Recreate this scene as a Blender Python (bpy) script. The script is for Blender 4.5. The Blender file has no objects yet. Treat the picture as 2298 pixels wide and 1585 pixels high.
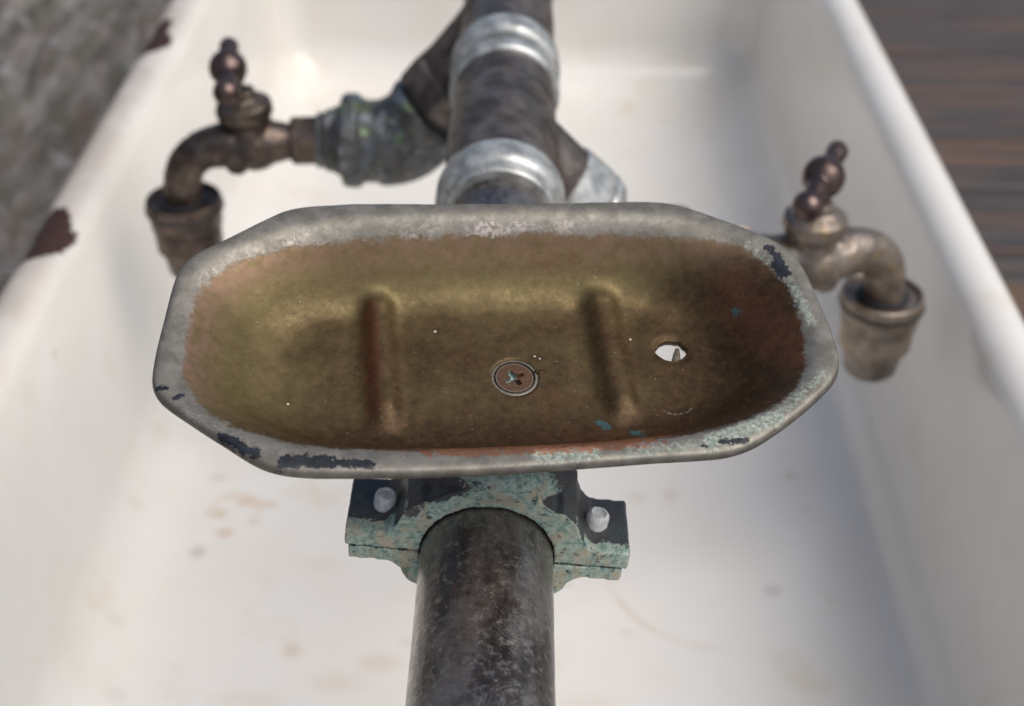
import bpy, bmesh, math, random
from mathutils import Vector, Matrix, noise
R = math.radians
S = 0.001                       # everything below is written in millimetres
scn = bpy.context.scene
COL = scn.collection
random.seed(7)

# ------------------------------------------------------------------ camera
cam_d = bpy.data.cameras.new("camera")
cam = bpy.data.objects.new("camera", cam_d)
COL.objects.link(cam)
cam.location = (9.4*S, -244.0*S, 239.3*S)
cam.rotation_euler = (R(90-36.0), 0, R(0.707))
cam_d.sensor_width = 36.0
cam_d.lens = 47.26
cam_d.clip_start = 0.01
cam_d.clip_end = 500
cam_d.dof.use_dof = True
cam_d.dof.focus_distance = 0.318
cam_d.dof.aperture_fstop = 13.0
scn.camera = cam

# ------------------------------------------------------------------ sky and sun
SUN_EL, SUN_AZ = R(55), R(120)          # azimuth from +Y towards +X
w = bpy.data.worlds.new("World")
scn.world = w
w.use_nodes = True
wn, wl = w.node_tree.nodes, w.node_tree.links
wn.clear()
sky = wn.new('ShaderNodeTexSky')
sky.sky_type = 'NISHITA'
sky.sun_disc = False
sky.sun_elevation = SUN_EL
sky.sun_rotation = SUN_AZ
sky.air_density = 1.0
sky.dust_density = 3.0
sky.ozone_density = 1.0
hs = wn.new('ShaderNodeHueSaturation')
hs.inputs['Saturation'].default_value = 1.0
bg = wn.new('ShaderNodeBackground')
bg.inputs['Strength'].default_value = 0.093
wo = wn.new('ShaderNodeOutputWorld')
wl.new(sky.outputs[0], hs.inputs['Color'])
wl.new(hs.outputs[0], bg.inputs['Color'])
wl.new(bg.outputs[0], wo.inputs['Surface'])

sl = bpy.data.lights.new("sun", 'SUN')
sl.energy = 2.3
sl.angle = R(50)
sl.color = (1.0, 0.96, 0.90)
so = bpy.data.objects.new("sun", sl)
COL.objects.link(so)
sd = Vector((math.sin(SUN_AZ)*math.cos(SUN_EL), math.cos(SUN_AZ)*math.cos(SUN_EL), math.sin(SUN_EL)))
so.rotation_euler = sd.to_track_quat('Z', 'Y').to_euler()
so.location = sd*3

scn.view_settings.view_transform = 'Standard'
scn.view_settings.look = 'None'
scn.view_settings.exposure = 0.30
scn.view_settings.gamma = 1.0
scn.cycles.max_bounces = 8

# ------------------------------------------------------------------ node helper
class Mat:
    def __init__(s, name):
        s.m = bpy.data.materials.new(name)
        s.m.use_nodes = True
        s.t = s.m.node_tree
        s.n, s.l = s.t.nodes, s.t.links
        s.b = s.n['Principled BSDF']
        s.tc = s.n.new('ShaderNodeTexCoord').outputs['Object']
        vm = s.n.new('ShaderNodeVectorMath'); vm.operation = 'SCALE'
        s.l.new(s.tc, vm.inputs[0]); vm.inputs['Scale'].default_value = 100.0
        s.cm = vm.outputs[0]                       # object coordinates in centimetres
    def put(s, sock, v):
        if v is None: return
        if isinstance(v, bpy.types.NodeSocket): s.l.new(v, sock)
        else:
            if sock.type == 'RGBA' and len(v) == 3: v = (*v, 1)
            sock.default_value = v
    def scaled(s, vec, sc):
        n = s.n.new('ShaderNodeVectorMath'); n.operation = 'MULTIPLY'
        s.put(n.inputs[0], vec); n.inputs[1].default_value = sc
        return n.outputs[0]
    def noise(s, scale, detail=4, rough=0.55, vec=None, dist=0.0, off=None, color=False):
        v = vec or s.cm
        if off is not None:
            a = s.n.new('ShaderNodeVectorMath'); a.operation = 'ADD'
            s.put(a.inputs[0], v); a.inputs[1].default_value = (off, off*1.7, off*0.6); v = a.outputs[0]
        n = s.n.new('ShaderNodeTexNoise')
        s.put(n.inputs['Vector'], v)
        n.inputs['Scale'].default_value = scale
        n.inputs['Detail'].default_value = detail
        n.inputs['Roughness'].default_value = rough
        n.inputs['Distortion'].default_value = dist
        return n.outputs['Color' if color else 'Fac']
    def voro(s, scale, vec=None, feature='F1', out='Distance', rnd=1.0):
        n = s.n.new('ShaderNodeTexVoronoi'); n.feature = feature
        s.put(n.inputs['Vector'], vec or s.cm)
        n.inputs['Scale'].default_value = scale
        n.inputs['Randomness'].default_value = rnd
        return n.outputs[out]
    def wave(s, scale, dist, vec=None, typ='RINGS', det=2):
        n = s.n.new('ShaderNodeTexWave'); n.wave_type = typ
        s.put(n.inputs['Vector'], vec or s.cm)
        n.inputs['Scale'].default_value = scale
        n.inputs['Distortion'].default_value = dist
        n.inputs['Detail'].default_value = det
        return n.outputs['Fac']
    def step(s, v, a, b, lo=0.0, hi=1.0, smooth=True):
        n = s.n.new('ShaderNodeMapRange')
        if smooth: n.interpolation_type = 'SMOOTHSTEP'
        s.put(n.inputs['Value'], v)
        n.inputs['From Min'].default_value = a; n.inputs['From Max'].default_value = b
        n.inputs['To Min'].default_value = lo; n.inputs['To Max'].default_value = hi
        return n.outputs['Result']
    def math(s, op, a, b=None, clamp=False):
        n = s.n.new('ShaderNodeMath'); n.operation = op; n.use_clamp = clamp
        s.put(n.inputs[0], a)
        if b is not None: s.put(n.inputs[1], b)
        return n.outputs[0]
    def mix(s, f, a, b, mode='MIX'):
        n = s.n.new('ShaderNodeMix'); n.data_type = 'RGBA'; n.blend_type = mode
        s.put(n.inputs[0], f); s.put(n.inputs[6], a); s.put(n.inputs[7], b)
        return n.outputs[2]
    def attr(s, name):
        n = s.n.new('ShaderNodeAttribute'); n.attribute_name = name
        return n.outputs['Fac']
    def sep(s, v):
        n = s.n.new('ShaderNodeSeparateXYZ'); s.put(n.inputs[0], v); return n.outputs
    def comb(s, x, y, z):
        n = s.n.new('ShaderNodeCombineXYZ')
        s.put(n.inputs[0], x); s.put(n.inputs[1], y); s.put(n.inputs[2], z); return n.outputs[0]
    def dist(s, v, c):
        n = s.n.new('ShaderNodeVectorMath'); n.operation = 'DISTANCE'
        s.put(n.inputs[0], v); n.inputs[1].default_value = c; return n.outputs['Value']
    def ellipse(s, v, c, r, soft=0.5):
        k = tuple(1.0/x for x in r)
        d = s.dist(s.scaled(v, k), tuple(a*b for a, b in zip(c, k)))
        return s.step(d, 1.0, 1.0-soft)
    def normal(s, n):
        g = s.n.new('ShaderNodeNewGeometry')
        return g.outputs['Normal']
    def bump(s, h, strength, dist_mm, prev=None):
        n = s.n.new('ShaderNodeBump')
        s.put(n.inputs['Height'], h)
        n.inputs['Strength'].default_value = strength
        n.inputs['Distance'].default_value = dist_mm*S
        if prev is not None: s.l.new(prev, n.inputs['Normal'])
        return n.outputs['Normal']
    def out(s, color=None, rough=None, metal=None, nrm=None, coat=None, coat_rough=None, ior=None):
        s.put(s.b.inputs['Base Color'], color)
        if rough is not None: s.put(s.b.inputs['Roughness'], rough)
        if metal is not None: s.put(s.b.inputs['Metallic'], metal)
        if nrm is not None: s.l.new(nrm, s.b.inputs['Normal'])
        if coat is not None: s.b.inputs['Coat Weight'].default_value = coat
        if coat_rough is not None: s.b.inputs['Coat Roughness'].default_value = coat_rough
        return s.m

# ------------------------------------------------------------------ object helpers
def empty(name, loc, label, cat, group=None):
    o = bpy.data.objects.new(name, None)
    o.empty_display_size = 0.02
    o.location = Vector(loc)*S
    COL.objects.link(o)
    o["label"] = label; o["category"] = cat
    if group: o["group"] = group
    o["_mm"] = list(loc)
    return o

def world_mm(o):
    p = Vector((0, 0, 0))
    while o is not None:
        p += o.location/S
        o = o.parent
    return p

def link(name, me, mat, parent=None, origin=None):
    """me is in world millimetres; it is brought to metres around the parent's origin (or its own)"""
    base = world_mm(parent) if parent else Vector(origin or (0, 0, 0))
    me.transform(Matrix.Translation(-base))
    me.transform(Matrix.Scale(S, 4))
    o = bpy.data.objects.new(name, me)
    COL.objects.link(o)
    if parent: o.parent = parent
    else: o.location = base*S
    if mat: me.materials.append(mat)
    return o

def tomesh(bm, name, smooth=True, auto=None):
    me = bpy.data.meshes.new(name)
    bmesh.ops.recalc_face_normals(bm, faces=bm.faces)
    bm.to_mesh(me); bm.free()
    for p in me.polygons: p.use_smooth = smooth
    if auto is not None and smooth:
        me.set_sharp_from_angle(angle=R(auto))
    return me

def frame(axis, up=(0, 0, 1)):
    z = Vector(axis).normalized()
    u = Vector(up)
    if abs(z.dot(u)) > 0.95: u = Vector((1, 0, 0)) if abs(z.x) < .9 else Vector((0, 1, 0))
    x = u.cross(z).normalized()
    y = z.cross(x)
    return Matrix((x, y, z)).transposed()

def lathe(bm, prof, origin, axis, segs=48, phase=0.0, scale=(1, 1)):
    """prof: list of (radius, height along axis); closed at both ends"""
    M = frame(axis); o = Vector(origin)
    rings = []
    for r, h in prof:
        if r < 1e-4: rings.append([bm.verts.new(o+M@Vector((0, 0, h)))])
        else:
            rings.append([bm.verts.new(o+M@Vector((r*scale[0]*math.cos(2*math.pi*i/segs+phase), r*scale[1]*math.sin(2*math.pi*i/segs+phase), h))) for i in range(segs)])
    for a, b in zip(rings, rings[1:]):
        for i in range(segs):
            j = (i+1) % segs
            if len(a) == 1 and len(b) == 1: continue
            if len(a) == 1: bm.faces.new((a[0], b[i], b[j]))
            elif len(b) == 1: bm.faces.new((a[i], a[j], b[0]))
            else: bm.faces.new((a[i], a[j], b[j], b[i]))
    for rr, flip in ((rings[0], True), (rings[-1], False)):
        if len(rr) > 1: bm.faces.new(rr[::-1] if flip else rr)

def tube(bm, pts, radii, segs=32):
    pts = [Vector(p) for p in pts]
    rings = []
    ref = None
    for i, p in enumerate(pts):
        t = (pts[min(i+1, len(pts)-1)]-pts[max(i-1, 0)]).normalized()
        if ref is None:
            ref = Vector((0, 1, 0)) if abs(t.y) < .9 else Vector((1, 0, 0))
        x = (ref-t*ref.dot(t)).normalized(); ref = x
        y = t.cross(x)
        r = radii[i] if isinstance(radii, (list, tuple)) else radii
        rings.append([bm.verts.new(p+x*r*math.cos(2*math.pi*k/segs)+y*r*math.sin(2*math.pi*k/segs)) for k in range(segs)])
    for a, b in zip(rings, rings[1:]):
        for i in range(segs):
            j = (i+1) % segs
            bm.faces.new((a[i], a[j], b[j], b[i]))
    bm.faces.new(rings[0][::-1]); bm.faces.new(rings[-1])

def bez(pts, n=16):
    out = []
    pts = [Vector(p) for p in pts]
    for i in range(n+1):
        t = i/n; q = pts[:]
        while len(q) > 1: q = [a.lerp(b, t) for a, b in zip(q, q[1:])]
        out.append(q[0])
    return out

def box(bm, lo, hi, M=None):
    vs = []
    for z in (lo[2], hi[2]):
        for x, y in ((lo[0], lo[1]), (hi[0], lo[1]), (hi[0], hi[1]), (lo[0], hi[1])):
            v = Vector((x, y, z))
            vs.append(bm.verts.new(M@v if M else v))
    for f in ((3, 2, 1, 0), (4, 5, 6, 7), (0, 1, 5, 4), (1, 2, 6, 5), (2, 3, 7, 6), (3, 0, 4, 7)):
        bm.faces.new([vs[i] for i in f])

def sphere(bm, c, r, sc=(1, 1, 1), rot=None):
    m = Matrix.Translation(Vector(c)) @ (rot.to_4x4() if rot else Matrix.Identity(4)) @ Matrix.Diagonal((*[r*k for k in sc], 1))
    bmesh.ops.create_icosphere(bm, subdivisions=3, radius=1, matrix=m)

def fuse(bm, name, voxel, smooth=3, fac=0.5, rough=0.0):
    """union of overlapping closed shapes into one continuous cast-looking surface (millimetres)"""
    me0 = tomesh(bm, name+"_raw")
    o = bpy.data.objects.new("tmp", me0); COL.objects.link(o)
    m = o.modifiers.new("r", 'REMESH'); m.mode = 'VOXEL'; m.voxel_size = voxel; m.use_smooth_shade = True
    s = o.modifiers.new("s", 'SMOOTH'); s.iterations = smooth; s.factor = fac
    dg = bpy.context.evaluated_depsgraph_get()
    me = bpy.data.meshes.new_from_object(o.evaluated_get(dg))
    bpy.data.objects.remove(o); bpy.data.meshes.remove(me0)
    me.name = name
    for p in me.polygons: p.use_smooth = True
    if rough:
        me.update()
        cn = [(v.co.copy(), v.normal.copy()) for v in me.vertices]
        flat = []
        for c, n in cn:
            flat.extend(c+n*rough*(noise.noise(c*0.35)+.4*noise.noise(c*1.1)))
        me.vertices.foreach_set("co", flat)
        me.update()
    return me

def smooth01(x, a, b):
    t = max(0.0, min(1.0, (x-a)/(b-a))); return t*t*(3-2*t)

# ------------------------------------------------------------------ materials
def mat_enamel():
    m = Mat("white_enamel")
    base = m.mix(m.step(m.noise(0.12, 3, off=4), .3, .7), (0.70, 0.668, 0.612), (0.73, 0.708, 0.67))
    warm = m.mix(m.step(m.noise(0.22, 5, .6, off=11), .56, .80), base, (0.66, 0.60, 0.50))
    sp = m.sep(m.cm)
    # faint rust and lime stains scattered on the basin floor
    v = m.voro(0.30)
    nn = m.noise(1.1, 3, off=2)
    spots = m.math('MULTIPLY', m.step(m.math('ADD', v, m.math('MULTIPLY', nn, 0.5)), .36, .26), m.step(m.noise(.13, 1, off=8), .45, .62))
    c = m.mix(m.math('MULTIPLY', spots, .38), warm, (0.50, 0.36, 0.22))
    wob = m.noise(1.3, 3, off=3)
    for (x, y, rx, ry, col, k) in STAINS:
        e = m.ellipse(m.cm, (x/10, y/10, -24.0), (rx/10, ry/10, 4.0), .9)
        e = m.math('MULTIPLY', e, m.step(wob, .3, .6, k*.6, k))
        c = m.mix(e, c, col)
    # part of a ring-shaped rust mark
    for (cx, cy, rad, wd, k, xlim) in ((10.2, 23.4, 5.1, .35, .30, 'l'), (-14.2, 27.3, 1.25, .5, .35, 't')):
        d = m.dist(m.scaled(m.cm, (1, 1, 0)), (cx, cy, 0))
        ring = m.step(m.math('ABSOLUTE', m.math('SUBTRACT', d, rad)), wd, 0.0)
        if xlim == 'l': lim = m.math('MULTIPLY', m.step(sp[1], cy+1.0, cy-2.0), m.step(sp[0], cx+.5, cx-1.5))
        else: lim = m.step(sp[1], cy-.6, cy+.3)
        zl = m.step(sp[2], -22.0, -23.0)
        ring = m.math('MULTIPLY', m.math('MULTIPLY', ring, lim), m.math('MULTIPLY', zl, m.step(m.noise(.9, 2, off=6), .3, .62, .3, 1)))
        c = m.mix(m.math('MULTIPLY', ring, k), c, (0.55, 0.36, 0.20))
    rim_tan = m.math('MULTIPLY', m.step(sp[0], -20.2, -21.4), m.step(m.noise(.35, 4, .6, off=51), .25, .6, .45, .9))  # left rim roll mixed towards a patchy darker tan
    c = m.mix(m.math('MULTIPLY', rim_tan, .75), c, (0.36, 0.30, 0.245))
    # chipped enamel on the rim
    ch = m.math('ADD', m.attr("chip"), m.math('MULTIPLY', m.math('SUBTRACT', m.noise(1.6, 5, .65), .5), .55))
    cf = m.step(ch, .47, .53)
    rust = m.mix(m.noise(2.5, 4), (0.012, 0.006, 0.005), (0.06, 0.020, 0.012))
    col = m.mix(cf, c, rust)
    rgh = m.math('ADD', m.math('MULTIPLY', m.noise(.5, 3), .10), .12)
    rgh = m.math('ADD', rgh, m.math('MULTIPLY', cf, .6), True)
    n1 = m.bump(m.noise(.35, 3), .25, 1.2)
    n1 = m.bump(m.math('MULTIPLY', cf, -1.0), .6, 1.0, n1)
    m.b.inputs['IOR'].default_value = 1.5
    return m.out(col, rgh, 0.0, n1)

def mat_steel():
    m = Mat("aged_brown_steel")
    v = m.scaled(m.cm, (1, .35, 1))
    a = m.noise(1.1, 7, .62, vec=v)
    b = m.noise(5.0, 6, .65, off=3)
    c = m.mix(m.step(a, .36, .62), (0.055, 0.044, 0.039), (0.25, 0.22, 0.20))
    c = m.mix(m.step(b, .50, .66, 0, .75), c, (0.36, 0.33, 0.30))
    c = m.mix(m.step(m.noise(2.2, 5, .6, off=9), .55, .72, 0, .75), c, (0.095, 0.048, 0.033))
    c = m.mix(m.step(m.noise(7, 5, .7, off=5), .60, .68, 0, .85), c, (0.028, 0.02, 0.018))
    # concentric machining marks near the clamp
    ring = None
    for (p, sc, rr) in (((0.62, 33-1.1, 25.6+1.5), 3.6, 1.25), ((0.8, 33-3.6, 25.6+1.4), 3.2, 1.1), ((0.9, 33-6.2, 25.6+1.4), 3.2, 1.1)):
        off = m.n.new('ShaderNodeVectorMath'); off.operation = 'SUBTRACT'
        m.put(off.inputs[0], m.cm); off.inputs[1].default_value = p
        wv = m.wave(sc, 3.2, vec=off.outputs[0], typ='RINGS', det=3)
        wv = m.n[-1].outputs['Fac']
        m.n[-1].rings_direction = 'SPHERICAL'; m.n[-1].inputs['Detail Scale'].default_value = 1.6
        msk = m.step(m.dist(m.cm, p), rr, rr*.55)
        msk = m.math('MULTIPLY', msk, m.step(m.noise(2.2, 4, off=p[1]), .44, .58))
        k = m.math('MULTIPLY', wv, msk)
        ring = k if ring is None else m.math('MAXIMUM', ring, k)
    c = m.mix(m.math('MULTIPLY', ring, .32), c, (0.24, 0.21, 0.19))
    rg = m.math('ADD', m.step(m.noise(3.5, 6, .7), .3, .7, .16, .42), m.math('MULTIPLY', b, .08))
    h = m.math('ADD', m.math('MULTIPLY', m.noise(5, 7, .65), .7), m.math('MULTIPLY', ring, .35))
    n1 = m.bump(h, .5, .35)
    scr = m.noise(7, 5, .65, vec=m.scaled(m.cm, (1.0, .45, 1.0)), dist=1.2, off=1)
    n1 = m.bump(scr, .6, .28, n1)
    m.b.inputs['Coat Weight'].default_value = .7; m.b.inputs['Coat Roughness'].default_value = .18
    m.l.new(n1, m.b.inputs['Coat Normal'])
    return m.out(c, rg, .82, n1)

def mat_fitting(name, dark, light, red, ver=0.0, metal=.7, rough=(.28, .5)):
    m = Mat(name)
    c = m.mix(m.step(m.noise(.9, 5, .6), .36, .66), dark, light)
    c = m.mix(m.step(m.noise(1.5, 4, .6, off=6), .5, .7, 0, .7), c, red)
    if ver:
        c = m.mix(m.step(m.noise(.55, 4, .6, off=13), .62-ver*.25, .80-ver*.16, 0, .75), c, (0.13, 0.19, 0.24))
        c = m.mix(m.step(m.noise(.8, 4, .6, off=21), .60-ver*.12, .76-ver*.1, 0, .8), c, (0.36, 0.36, 0.38))
        c = m.mix(m.step(m.noise(.8, 3, .65, off=36), .54, .68, 0, .8), c, (0.13, 0.20, 0.09))
    n1 = m.bump(m.noise(6, 5, .6), .4, .3)
    return m.out(c, m.step(m.noise(2, 4), .3, .7, *rough), metal, n1)

def mat_nickel():
    m = Mat("worn_nickel")
    c = m.mix(m.step(m.noise(1.4, 5, .6), .35, .65), (0.26, 0.27, 0.262), (0.50, 0.51, 0.50))
    c = m.mix(m.step(m.noise(3, 5, .65, off=6), .58, .7, 0, .8), c, (0.12, 0.10, 0.09))
    n1 = m.bump(m.noise(6, 4), .3, .25)
    return m.out(c, m.step(m.noise(2, 4), .3, .7, .30, .50), .5, n1)

def mat_patina():
    """blue-black casting with verdigris and tan bloom on its exposed front edges"""
    m = Mat("verdigris_bronze")
    dark = m.mix(m.noise(3, 5, .65), (0.030, 0.032, 0.034), (0.120, 0.115, 0.115))
    fine = m.noise(9, 6, .7, off=2)
    dark = m.mix(m.math('MULTIPLY', m.step(fine, .50, .64, 0, .7), m.step(m.noise(1.6, 3, .6, off=52), .42, .62)), dark, (0.07, 0.15, 0.13))
    a = m.attr("bloom")
    n = m.noise(7.0, 8, .75, off=4)
    n2 = m.noise(2.4, 3, .6, off=14)
    t = m.math('ADD', a, m.math('ADD', m.math('MULTIPLY', m.math('SUBTRACT', n, .5), 1.35), m.math('MULTIPLY', m.math('SUBTRACT', n2, .5), .9)))
    bl = m.step(t, .46, .53)
    g = m.mix(m.step(m.noise(6, 8, .78, off=8), .36, .62), (0.14, 0.25, 0.21), (0.46, 0.55, 0.47))
    g = m.mix(m.step(m.noise(2.1, 5, .7, off=18), .46, .60, 0, .8), g, (0.49, 0.42, 0.30))
    g = m.mix(m.step(m.noise(8, 6, .75, off=28), .57, .63, 0, .8), g, (0.50, 0.55, 0.49))
    g = m.mix(m.step(m.noise(4.5, 8, .78, off=38), .57, .61, 0, .9), g, (0.025, 0.037, 0.042))
    c = m.mix(bl, dark, g)
    rg = m.math('ADD', m.math('MULTIPLY', bl, .35), m.math('MULTIPLY', fine, .4), True)
    rg = m.math('ADD', rg, .18, True)
    h = m.math('ADD', m.math('MULTIPLY', bl, .8), m.math('MULTIPLY', m.noise(14, 5, .7), .5))
    n1 = m.bump(h, .55, .3)
    return m.out(c, rg, .15, n1)

def mat_bolt():
    m = Mat("chalky_zinc")
    c = m.mix(m.step(m.noise(9, 5, .7), .4, .62), (0.80, 0.79, 0.76), (0.60, 0.60, 0.57))
    c = m.mix(m.step(m.noise(7, 4, .7, off=4), .58, .66), c, (0.45, 0.60, 0.55))
    n1 = m.bump(m.noise(12, 4, .7), .5, .25)
    return m.out(c, .6, 0.0, n1)

def mat_dish():
    m = Mat("worn_plated_brass")
    d = m.attr("rimd")                                # distance from the outline, mm
    big = m.noise(1.0, 4, .6)
    fine = m.noise(17, 6, .7, off=3)
    mid = m.noise(4.2, 6, .65, off=7)
    # bare brass of the bowl: olive, bronze brown, copper red
    olive = m.mix(m.step(mid, .3, .7), (0.126, 0.095, 0.036), (0.162, 0.124, 0.054))
    brown = m.mix(m.step(mid, .35, .65), (0.042, 0.021, 0.008), (0.070, 0.038, 0.014))
    c = m.mix(m.step(m.math('ADD', m.math('MULTIPLY', m.math('SUBTRACT', big, .5), .8), m.attr("brown")), .0, .95), olive, brown)
    copper = m.mix(mid, (0.070, 0.024, 0.012), (0.20, 0.072, 0.034))
    cp = m.math('ADD', m.attr("copper"), m.math('MULTIPLY', m.math('SUBTRACT', m.noise(3.2, 6, .7, off=12), .5), 1.1))
    c = m.mix(m.step(cp, .25, 1.0, 0, .8), c, copper)
    c = m.mix(m.step(m.noise(5.5, 6, .7, off=19), .60, .70, 0, .35), c, (0.32, 0.13, 0.075))
    # grain of the etched metal
    c = m.mix(m.step(fine, .52, .68, 0, .20), c, (0.20, 0.155, 0.09))
    c = m.mix(m.step(fine, .46, .34, 0, .25), c, (0.040, 0.025, 0.012))
    # pink bloom next to the plating
    edge = m.math('SUBTRACT', m.attr("bd"), m.attr("platew"))
    rag = m.math('ADD', edge, m.math('MULTIPLY', m.math('SUBTRACT', m.noise(6.5, 8, .78, off=23), .5), 5.2))
    rag = m.math('ADD', rag, m.math('MULTIPLY', m.math('SUBTRACT', m.noise(1.7, 3, .6, off=27), .5), 3.0))
    pink = m.mix(mid, (0.21, 0.110, 0.075), (0.25, 0.165, 0.115))
    pk = m.math('MULTIPLY', m.step(edge, 10.0, 0.5, 0, .85), m.step(m.noise(2.4, 4, .65, off=31), .30, .6, .15, 1))
    c = m.mix(m.math('MULTIPLY', pk, m.attr("pink")), c, pink)
    # dull nickel plating left on the rim
    grey = m.mix(m.step(m.noise(2.0, 5, .6, off=41), .35, .65), (0.165, 0.152, 0.126), (0.245, 0.228, 0.195))
    grey = m.mix(m.step(fine, .55, .66, 0, .35), grey, (0.38, 0.355, 0.315))
    grey = m.mix(m.step(fine, .45, .36, 0, .35), grey, (0.18, 0.165, 0.14))
    pl = m.step(rag, .7, -.7)
    # chalky line where the plating ends
    chalk = m.math('MULTIPLY', m.step(m.math('ABSOLUTE', m.math('ADD', rag, .9)), 1.3, .5), m.step(m.noise(9, 6, .7, off=44), .42, .56, 0, .8))
    grey = m.mix(m.math('MULTIPLY', m.math('MULTIPLY', chalk, m.attr("chalk")), m.step(m.noise(1.3, 3, .6, off=47), .4, .62, .1, 1)), grey, (0.54, 0.47, 0.43))
    c = m.mix(pl, c, grey)
    # verdigris on the lower right rim
    vg = m.math('ADD', m.attr("verd"), m.math('MULTIPLY', m.math('SUBTRACT', m.noise(8, 8, .78, off=51), .5), 1.8))
    vcol = m.mix(m.step(m.noise(9, 7, .8, off=53), .36, .62), (0.07, 0.135, 0.105), (0.44, 0.47, 0.39))
    vf = m.step(vg, .42, .78)
    c = m.mix(m.math('MULTIPLY', vf, m.step(m.noise(12, 6, .8, off=57), .36, .58, .25, .95)), c, vcol)
    # copper showing along the inner lip
    lp = m.math('ADD', m.attr("lip"), m.math('MULTIPLY', m.math('SUBTRACT', m.noise(5, 8, .8, off=61), .5), 3.0))
    c = m.mix(m.step(lp, .46, .64, 0, .85), c, m.mix(fine, (0.14, 0.045, 0.018), (0.40, 0.17, 0.08)))
    # teal drips and tiny white crumbs in the bowl
    tl = m.math('ADD', m.attr("teal"), m.math('MULTIPLY', m.math('SUBTRACT', m.noise(5, 8, .8, off=71), .5), 3.0))
    c = m.mix(m.step(tl, .62, .70, 0, .85), c, (0.05, 0.13, 0.13))
    cr = m.math('MULTIPLY', m.step(m.voro(5.0), .07, .04), m.step(m.noise(1.2, 3, .6, off=77), .56, .62))
    c = m.mix(m.math('MULTIPLY', cr, .85), c, (0.62, 0.58, 0.48))
    for (x, y, q) in ((-1.45, 1.35, .045), (-5.1, -.9, .038), (3.5, .85, .035), (1.0, .42, .035), (1.12, .33, .03)):
        c = m.mix(m.step(m.dist(m.scaled(m.cm, (1, 1, 0)), (x, y, 0)), q, q*.6), c, (0.66, 0.62, 0.55))
    dd_ = m.dist(m.scaled(m.cm, (1, 1, 0)), (4.3, -1.15, 0)); sx_ = m.sep(m.cm)
    arc = m.math('MULTIPLY', m.step(m.math('ABSOLUTE', m.math('SUBTRACT', dd_, .5)), .035, .015), m.math('MULTIPLY', m.step(sx_[1], -1.45, -1.5), m.step(m.noise(12, 4, .75, off=99), .47, .56)))
    c = m.mix(m.math('MULTIPLY', arc, .55), c, (0.34, 0.29, 0.22))
    # black lacquer scars
    bk = m.math('ADD', m.attr("black"), m.math('MULTIPLY', m.math('SUBTRACT', m.noise(6, 8, .8, off=81), .5), 3.4))
    bf = m.step(bk, .50, .53)
    c = m.mix(bf, c, m.mix(m.step(m.noise(5, 4, .6, off=83), .45, .6), (0.006, 0.007, 0.009), (0.013, 0.016, 0.026)))
    metal = m.math('MULTIPLY', m.math('SUBTRACT', 1.0, m.math('MAXIMUM', vf, bf)), .62)
    rg = m.step(m.noise(6, 6, .7, off=91), .3, .7, .46, .62)
    h = m.math('ADD', m.math('MULTIPLY', fine, .6), m.math('MULTIPLY', m.math('MAXIMUM', pl, vf), .5))
    h = m.math('SUBTRACT', h, m.math('MULTIPLY', bf, .8))
    n1 = m.bump(h, .45, .16)
    return m.out(c, rg, metal, n1)

def mat_screw():
    m = Mat("screw_brass")
    c = m.mix(m.noise(9, 6, .7), (0.060, 0.030, 0.016), (0.13, 0.066, 0.034))
    c = m.mix(m.math('MULTIPLY', m.attr("ring"), m.step(m.noise(8, 5, .7, off=5), .3, .55, .3, 1)), c, (0.17, 0.165, 0.135))
    c = m.mix(m.math('MULTIPLY', m.attr("slot"), m.step(m.noise(5, 4, .7, off=9), .35, .5)), c, (0.28, 0.40, 0.36))
    n1 = m.bump(m.noise(16, 5, .7), .4, .15)
    return m.out(c, .5, .35, n1)

def mat_wood():
    m = Mat("dark_stained_wood")
    oi = m.n.new('ShaderNodeObjectInfo').outputs['Random']
    v = m.comb(m.math('MULTIPLY', m.sep(m.cm)[0], .10), m.sep(m.cm)[1], m.math('MULTIPLY', oi, 50.0))
    g = m.noise(1.1, 7, .65, vec=v, dist=.4)
    g2 = m.noise(.38, 4, .6, vec=v, off=5)
    c = m.mix(m.step(g, .35, .65), (0.038, 0.032, 0.030), (0.098, 0.074, 0.058))
    c = m.mix(m.step(g2, .42, .66, 0, .8), c, (0.150, 0.082, 0.040))
    c = m.mix(m.math('MULTIPLY', oi, .45), c, (0.050, 0.045, 0.048))
    n1 = m.bump(g, .5, .8)
    return m.out(c, m.step(g, .3, .7, .42, .62), 0.0, n1)

def mat_rough():
    m = Mat("lichen_grey_stone")
    v = m.scaled(m.cm, (1.0, .20, .7))
    a = m.noise(.40, 6, .65, vec=v)
    b = m.noise(.6, 5, .65, off=9, vec=v)
    k = m.noise(.5, 5, .6, vec=v, off=3)
    c = m.mix(m.step(a, .38, .62), (0.065, 0.058, 0.048), (0.20, 0.185, 0.172))
    c = m.mix(m.step(b, .48, .64, 0, .8), c, (0.11, 0.08, 0.062))
    c = m.mix(m.step(k, .52, .62, 0, .75), c, (0.085, 0.088, 0.062))
    c = m.mix(m.step(m.noise(.35, 3, .6, off=31), .55, .68, 0, .7), c, (0.27, 0.265, 0.275))
    n1 = m.bump(m.noise(1.2, 8, .7), .8, 5)
    return m.out(c, .85, 0.0, n1)

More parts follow.
